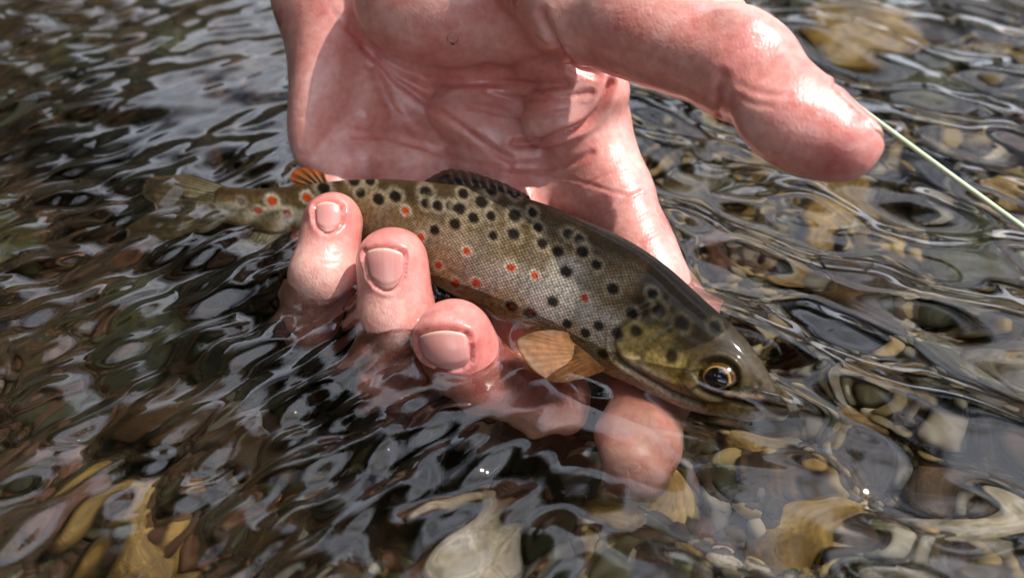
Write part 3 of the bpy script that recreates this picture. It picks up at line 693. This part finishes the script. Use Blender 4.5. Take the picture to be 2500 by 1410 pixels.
CREASE = [  # pixel polyline, depth, half width, redness
 ([(862, 40), (900, 110), (960, 165), (1040, 190), (1120, 194), (1200, 182), (1290, 155), (1365, 128)], .10, .16, .45),
 ([(848, 64), (900, 128), (960, 192), (1030, 240), (1098, 288), (1180, 350), (1258, 400)], .07, .10, .5),
 ([(803, 16), (850, 75), (893, 128), (930, 190), (954, 256), (1010, 325), (1066, 378)], .03, .09, .3),
 ([(1494, 196), (1482, 230), (1466, 264), (1437, 300), (1372, 329), (1300, 352), (1250, 350)], .26, .11, .8),
 ([(1034, 200), (1110, 206), (1194, 202), (1270, 204), (1338, 213), (1390, 205)], .13, .12, .6),
 ([(1180, 225), (1260, 245), (1330, 240), (1400, 235), (1450, 225)], .05, .08, .4),
 ([(1150, 262), (1230, 282), (1310, 285), (1390, 272)], .04, .08, .3),
 ([(855, 332), (938, 333), (1034, 358), (1100, 385), (1162, 402), (1250, 412), (1330, 413), (1400, 395), (1450, 370)], .06, .09, .45),
 ([(1300, 423), (1380, 430), (1440, 450), (1500, 470), (1540, 480)], .03, .05, .3),
 ([(1443, 544), (1480, 518), (1512, 495), (1571, 464)], .05, .05, .4), ([(1555, 598), (1580, 580), (1612, 562)], .04, .05, .35),
 ([(1480, 590), (1520, 560), (1570, 530), (1600, 515)], .025, .05, .25), ([(1395, 470), (1450, 440), (1500, 420), (1550, 400)], .02, .05, .2),
 ([(1766, 180), (1752, 205), (1745, 232), (1747, 262), (1754, 290)], .07, .12, .5), ([(1800, 200), (1830, 222), (1880, 232), (1930, 232)], .025, .07, .25),
 ([(1800, 232), (1840, 256), (1890, 262)], .02, .06, .25),
 ([(1322, 29), (1330, 60), (1343, 83), (1365, 120), (1390, 152), (1420, 170), (1462, 180)], .12, .14, .55),
 ([(1300, 90), (1340, 110), (1400, 118)], .04, .06, .3), ([(1255, 60), (1330, 48)], .02, .05, .2), ([(1245, 100), (1325, 90)], .02, .05, .2),
 ([(1540, 130), (1600, 150), (1660, 180), (1700, 210)], .02, .08, .25),
]
for pts, dep, wd, red_ in CREASE:
    d = mind(curve3(pts), .9); hd -= dep*np.exp(-(d/wd)**2); hd += dep*.28*np.exp(-((d-2.1*wd)/(1.2*wd))**2); flush += .45*red_*np.exp(-(d/(wd*1.5))**2)
# knuckle creases on the backs of the curled fingers
for pts in ([(762, 622), (792, 630), (832, 620)], [(770, 640), (800, 646), (830, 640)], [(915, 722), (950, 735), (990, 722)]):
    d = mind(curve3(pts), .5); hd -= .018*np.exp(-(d/.04)**2)
# fine random skin folding
pq = HV*1.0
hd += .012*np.sin(pq@np.array([3.1, 2.2, -1.7])+2*np.sin(pq@np.array([.9, -1.3, 1.1])))*np.sin(pq@np.array([-1.1, 2.7, 2.1]))
# flush of the finger ends and of the thumb pad
for J_, w_ in ((PINKY, .75), (RING, .75), (MIDDLE, .85), (INDEX, .1), (THUMB, .7)):
    flush += w_*np.exp(-(np.linalg.norm(HV-J_[-1][0], axis=1)/(J_[-1][1]*1.35))**2)
pale += .5*np.exp(-(np.linalg.norm(HV-INDEX[-1][0], axis=1)/1.6)**2)  # index tip paled: sunlit brightness put into the skin colour
for J_ in (PINKY, RING):
    pale += .6*np.exp(-(np.linalg.norm(HV-J_[-2][0]-np.array([0, -.4, .5]), axis=1)/.9)**2)
# nails
NAILS = []
def nail_px(fl, fr, cl, cr, cut, arch, name='fingernail'):
    "free-edge corners fl, fr; cuticle corners cl, cr; cuticle apex cut (all photo pixels)"
    fl, fr, cl, cr, cut = map(np.array, (fl, fr, cl, cr, cut)); nu, nv = 25, 25
    u = np.linspace(-1, 1, nu); v = np.linspace(0, 1, nv); pts = []
    for b in v:
        L = fl+(cl-fl)*b; Rr = fr+(cr-fr)*b; sq = 1-.10*(1-np.sin(min(1, b*3)*math.pi/2))
        for a in u:
            base_ = (L+Rr)/2+(Rr-L)/2*a*sq
            bowv = (cut-(cl+cr)/2)*(1-a*a)*b**1.6 + np.array(arch)*(1-a*a)*(1-b)
            pts.append(base_+bowv)
    return np.array(pts), nu, nv
def build_nail(name, surf, nrm, nu, nv, ax=None):
    global hd, flush
    uu = np.linspace(-1, 1, nu)[None]; vv_ = np.linspace(0, 1, nv)[:, None]
    prof = (.022+.03*(1-uu**2))*np.ones_like(vv_)-.05*sstep(.82, 1, vv_)-.045*sstep(.84, 1, np.abs(uu))
    top = surf+nrm*prof.reshape(-1, 1); bot = surf-nrm*.12
    Vt = np.concatenate([top, bot]); f = grid_faces(nv, nu); o = nu*nv
    rim = np.concatenate([np.arange(nu-1), np.arange(nv-1)*nu+nu-1, (nv-1)*nu+np.arange(nu-1, 0, -1), np.arange(nv-1, 0, -1)*nu]); nx = np.roll(rim, -1)
    F = np.concatenate([f, f[:, ::-1]+o, np.stack([rim, nx, nx+o, rim+o], 1)])
    free = np.broadcast_to(1-sstep(.05, .11, vv_+0*uu), (nv, nu)); lun = np.broadcast_to(np.exp(-((vv_-1.02)/.22)**2-(uu/.6)**2), (nv, nu))
    c = np.ones((nv, nu, 3))*np.array([.60, .265, .235]); c = mixn(c, (.68, .38, .335), lun*.7); c = mixn(c, (.76, .58, .46), free*.8)
    c *= (1+.02*np.sin(uu*21)+.02*np.sin(uu*47+1))[..., None]
    NAILS.append((name, Vt, F, np.tile(c.reshape(-1, 3), (2, 1))))
    # nail fold: skin swells round the sides and cuticle, dips under the plate
    G = surf.reshape(nv, nu, 3); rimp = np.concatenate([G[:, 0], G[-1], G[:, -1]]); d = mind(rimp, .8); hd += .038*np.exp(-((d-.12)/.10)**2)
    d2 = mind(G[0], 1.0); hd += .05*np.exp(-((d2-.22)/.2)**2); hd -= .10*np.exp(-(d2/.09)**2); flush += .2*np.exp(-(d2/.2)**2)+.1*np.exp(-(d/.14)**2)
    d3 = mind(surf, .5); hd -= .075*(d3 < .07)
for a in [((768, 503), (834, 505), (772, 545), (832, 548), (799, 566), (0, -9)),
          ((888, 616), (989, 620), (900, 672), (984, 676), (944, 706), (0, -11)),
          ((1014, 824), (1144, 816), (1030, 872), (1150, 880), (1092, 900), (0, -12))]:
    pts, nu, nv = nail_px(*a); sf = cam_hit(pts); build_nail('fingernail', sf, grad(sf), nu, nv)
tax = THUMB[-1][0]-THUMB[-2][0]; tax /= np.linalg.norm(tax); tn = UPV*.86+RGT*.44+FWD*.12; tn -= (tn@tax)*tax; tn /= np.linalg.norm(tn); tb = np.cross(tax, tn)
nu = nv = 25; tc0 = THUMB[-1][0]; og = []
for b in np.linspace(0, 1, nv):
    for a in np.linspace(-1, 1, nu):
        og.append(tc0+tn*(.78-.12*a*a)+tax*(.50-1.40*b+.10*(1-a*a)*(1-b)-.22*(1-a*a)*b)+tb*a*.62)
sf = np.array(og)
for _ in range(6): sf = sf-grad(sf)*hand_sdf(sf)[:, None]
build_nail('fingernail', sf, grad(sf), nu, nv)
HVD = HV+HN*hd[:, None]

sm, ns, ls, pb = mat('wet_skin')
fl = node(ns, 'ShaderNodeVertexColor', layer_name='flush'); sp = ns.new('ShaderNodeSeparateColor'); ls.new(fl.outputs[0], sp.inputs[0])
n1 = noise(ns, ls, 70, 5, .6); n2 = noise(ns, ls, 420, 4); n3 = noise(ns, ls, 1500, 3)
b0 = ramp(ns, ls, n1.outputs['Fac'], [(.34, (.62, .23, .195)), (.5, (.70, .33, .28)), (.66, (.76, .44, .38))])
b1c = mixc(ns, ls, sp.outputs[0], b0.outputs[0], (.64, .155, .14))
b2 = mixc(ns, ls, sp.outputs[1], b1c, (.76, .49, .41))
mot = ramp(ns, ls, n2.outputs['Fac'], [(.3, (.90, .80, .80)), (.7, (1.08, 1.14, 1.14))])
ls.new(mixc(ns, ls, 1.0, b2, mot.outputs[0], 'MULTIPLY'), pb.inputs['Base Color'])
pb.inputs['Subsurface Weight'].default_value = .35; pb.inputs['Subsurface Radius'].default_value = (1.0, .35, .2); pb.inputs['Subsurface Scale'].default_value = .0035
rr_ = ramp(ns, ls, n1.outputs['Fac'], [(.35, (.26, .26, .26)), (.65, (.46, .46, .46))]); ls.new(rr_.outputs[0], pb.inputs['Roughness'])
pb.inputs['Coat Weight'].default_value = .35; pb.inputs['Coat Roughness'].default_value = .16
vo = node(ns, 'ShaderNodeTexVoronoi', feature='DISTANCE_TO_EDGE', Scale=1100); co = ns.new('ShaderNodeTexCoord')
mp = node(ns, 'ShaderNodeMapping'); mp.inputs['Scale'].default_value = (1, .55, .7); mp.inputs['Rotation'].default_value = (.4, .3, .6); ls.new(co.outputs['Object'], mp.inputs[0]); ls.new(mp.outputs[0], vo.inputs['Vector'])
wv = node(ns, 'ShaderNodeTexWave', Scale=1150, Distortion=5.0, Detail=2.0); wv.inputs['Detail Scale'].default_value = .6; ls.new(mp.outputs[0], wv.inputs['Vector'])
bA = bump(ns, ls, n2.outputs['Fac'], .22, .0009); bB = bump(ns, ls, vo.outputs['Distance'], .30, .0003, bA.outputs[0]); bC = bump(ns, ls, wv.outputs['Fac'], .12, .0001, bB.outputs[0])
ls.new(bC.outputs[0], pb.inputs['Normal'])
hand = obj('hand', mesh_np('hand', HVD, HF, {'flush': np.stack([np.clip(flush, 0, 1), np.clip(pale, 0, 1), 0*pale], 1)}), sm)
tag(hand, 'wet open hand cradling the trout from behind with its thumb held out', 'hand')
nm, ns, ls, pb = mat('fingernail'); at = node(ns, 'ShaderNodeVertexColor', layer_name='tone'); ls.new(at.outputs[0], pb.inputs['Base Color'])
pb.inputs['Roughness'].default_value = .28; pb.inputs['Coat Weight'].default_value = .4; pb.inputs['Coat Roughness'].default_value = .1
pb.inputs['Subsurface Weight'].default_value = .2; pb.inputs['Subsurface Radius'].default_value = (1, .4, .3); pb.inputs['Subsurface Scale'].default_value = .001
for nme, Vt, F, c in NAILS: obj(nme, mesh_np(nme, Vt, F, {'tone': c}), nm, hand)

# ------------------------------------------------------------------ fly line and a water bead on the palm
a, b = P(1975, 172, 30.5), P(2500, 552, 26.5); q = np.linspace(-1.6, 2.0, 60)[:, None]
v, f = tube(a+(b-a)*q+np.array([0, 0, -.05])*np.sin(q*2), np.full(60, .075), 10)
lm, ns, ls, pb = mat('pale_green_line'); n1 = noise(ns, ls, 300, 3)
ls.new(ramp(ns, ls, n1.outputs['Fac'], [(.3, (.50, .66, .42)), (.7, (.66, .78, .52))]).outputs[0], pb.inputs['Base Color']); pb.inputs['Roughness'].default_value = .35
tag(obj('fly_line', mesh_np('fly_line', v, f), lm), 'pale green fly line stretched above the water past the thumb', 'fishing line')

dm, ns, ls, pb = mat('water_bead'); ns.remove(pb); tb_ = ns.new('ShaderNodeBsdfTransparent'); gb_ = node(ns, 'ShaderNodeBsdfAnisotropic', Roughness=.03)
fz = node(ns, 'ShaderNodeFresnel', IOR=1.45); mz = ns.new('ShaderNodeMixShader'); ls.new(fz.outputs[0], mz.inputs[0]); ls.new(tb_.outputs[0], mz.inputs[1]); ls.new(gb_.outputs[0], mz.inputs[2]); ls.new(mz.outputs[0], ns['Material Output'].inputs['Surface'])
a_ = np.linspace(0, math.pi/2*1.15, 16); b_ = np.linspace(0, 2*np.pi, 32, endpoint=False)
for px, py, rx, ry, lab in [(1105, 94, .17, .21, 'larger clear water bead clinging to the palm below the thumb'), (1049, 55, .08, .09, 'tiny clear water bead clinging to the palm beside a larger one')]:
    c = cam_hit([(px, py)])[0]; n_ = grad(c[None])[0]; u1 = UPV-(UPV@n_)*n_; u1 /= np.linalg.norm(u1); v1 = np.cross(n_, u1)
    vv = c+n_*(np.cos(a_)*rx*.55)[:, None, None]+np.sin(a_)[:, None, None]*(np.cos(b_)[None, :, None]*u1*ry+np.sin(b_)[None, :, None]*v1*rx)*(1-.12*np.cos(b_))[None, :, None]
    tag(obj('water_droplet', mesh_np('water_droplet', vv.reshape(-1, 3), grid_faces(16, 32, True)[:, ::-1]), dm), lab, 'water drop')

# ------------------------------------------------------------------ meniscus: the water climbs a little where it meets skin and scales
from mathutils.kdtree import KDTree
wme = water.data; wco = np.empty(len(wme.vertices)*3, np.float32); wme.vertices.foreach_get('co', wco); wco = wco.reshape(-1, 3)/S
near = np.where((np.abs(wco[:, 0]+1) < 13) & (np.abs(wco[:, 1]-.5) < 10.5))[0]
dh = np.abs(hand_sdf(wco[near]))
fv = V.reshape(-1, 3) if V.shape[-1] == 3 and V.ndim == 3 else V
fv = fv[(np.abs(fv[:, 2]) < .5)][::3]; kd = KDTree(len(fv))
for i_, p_ in enumerate(fv): kd.insert(p_, i_)
kd.balance()
df = np.array([kd.find(p_)[2] for p_ in wco[near]])
wco[near, 2] += .11*np.exp(-np.minimum(dh, df)/.16)
wme.vertices.foreach_set('co', (wco*S).astype(np.float32).ravel()); wme.update()
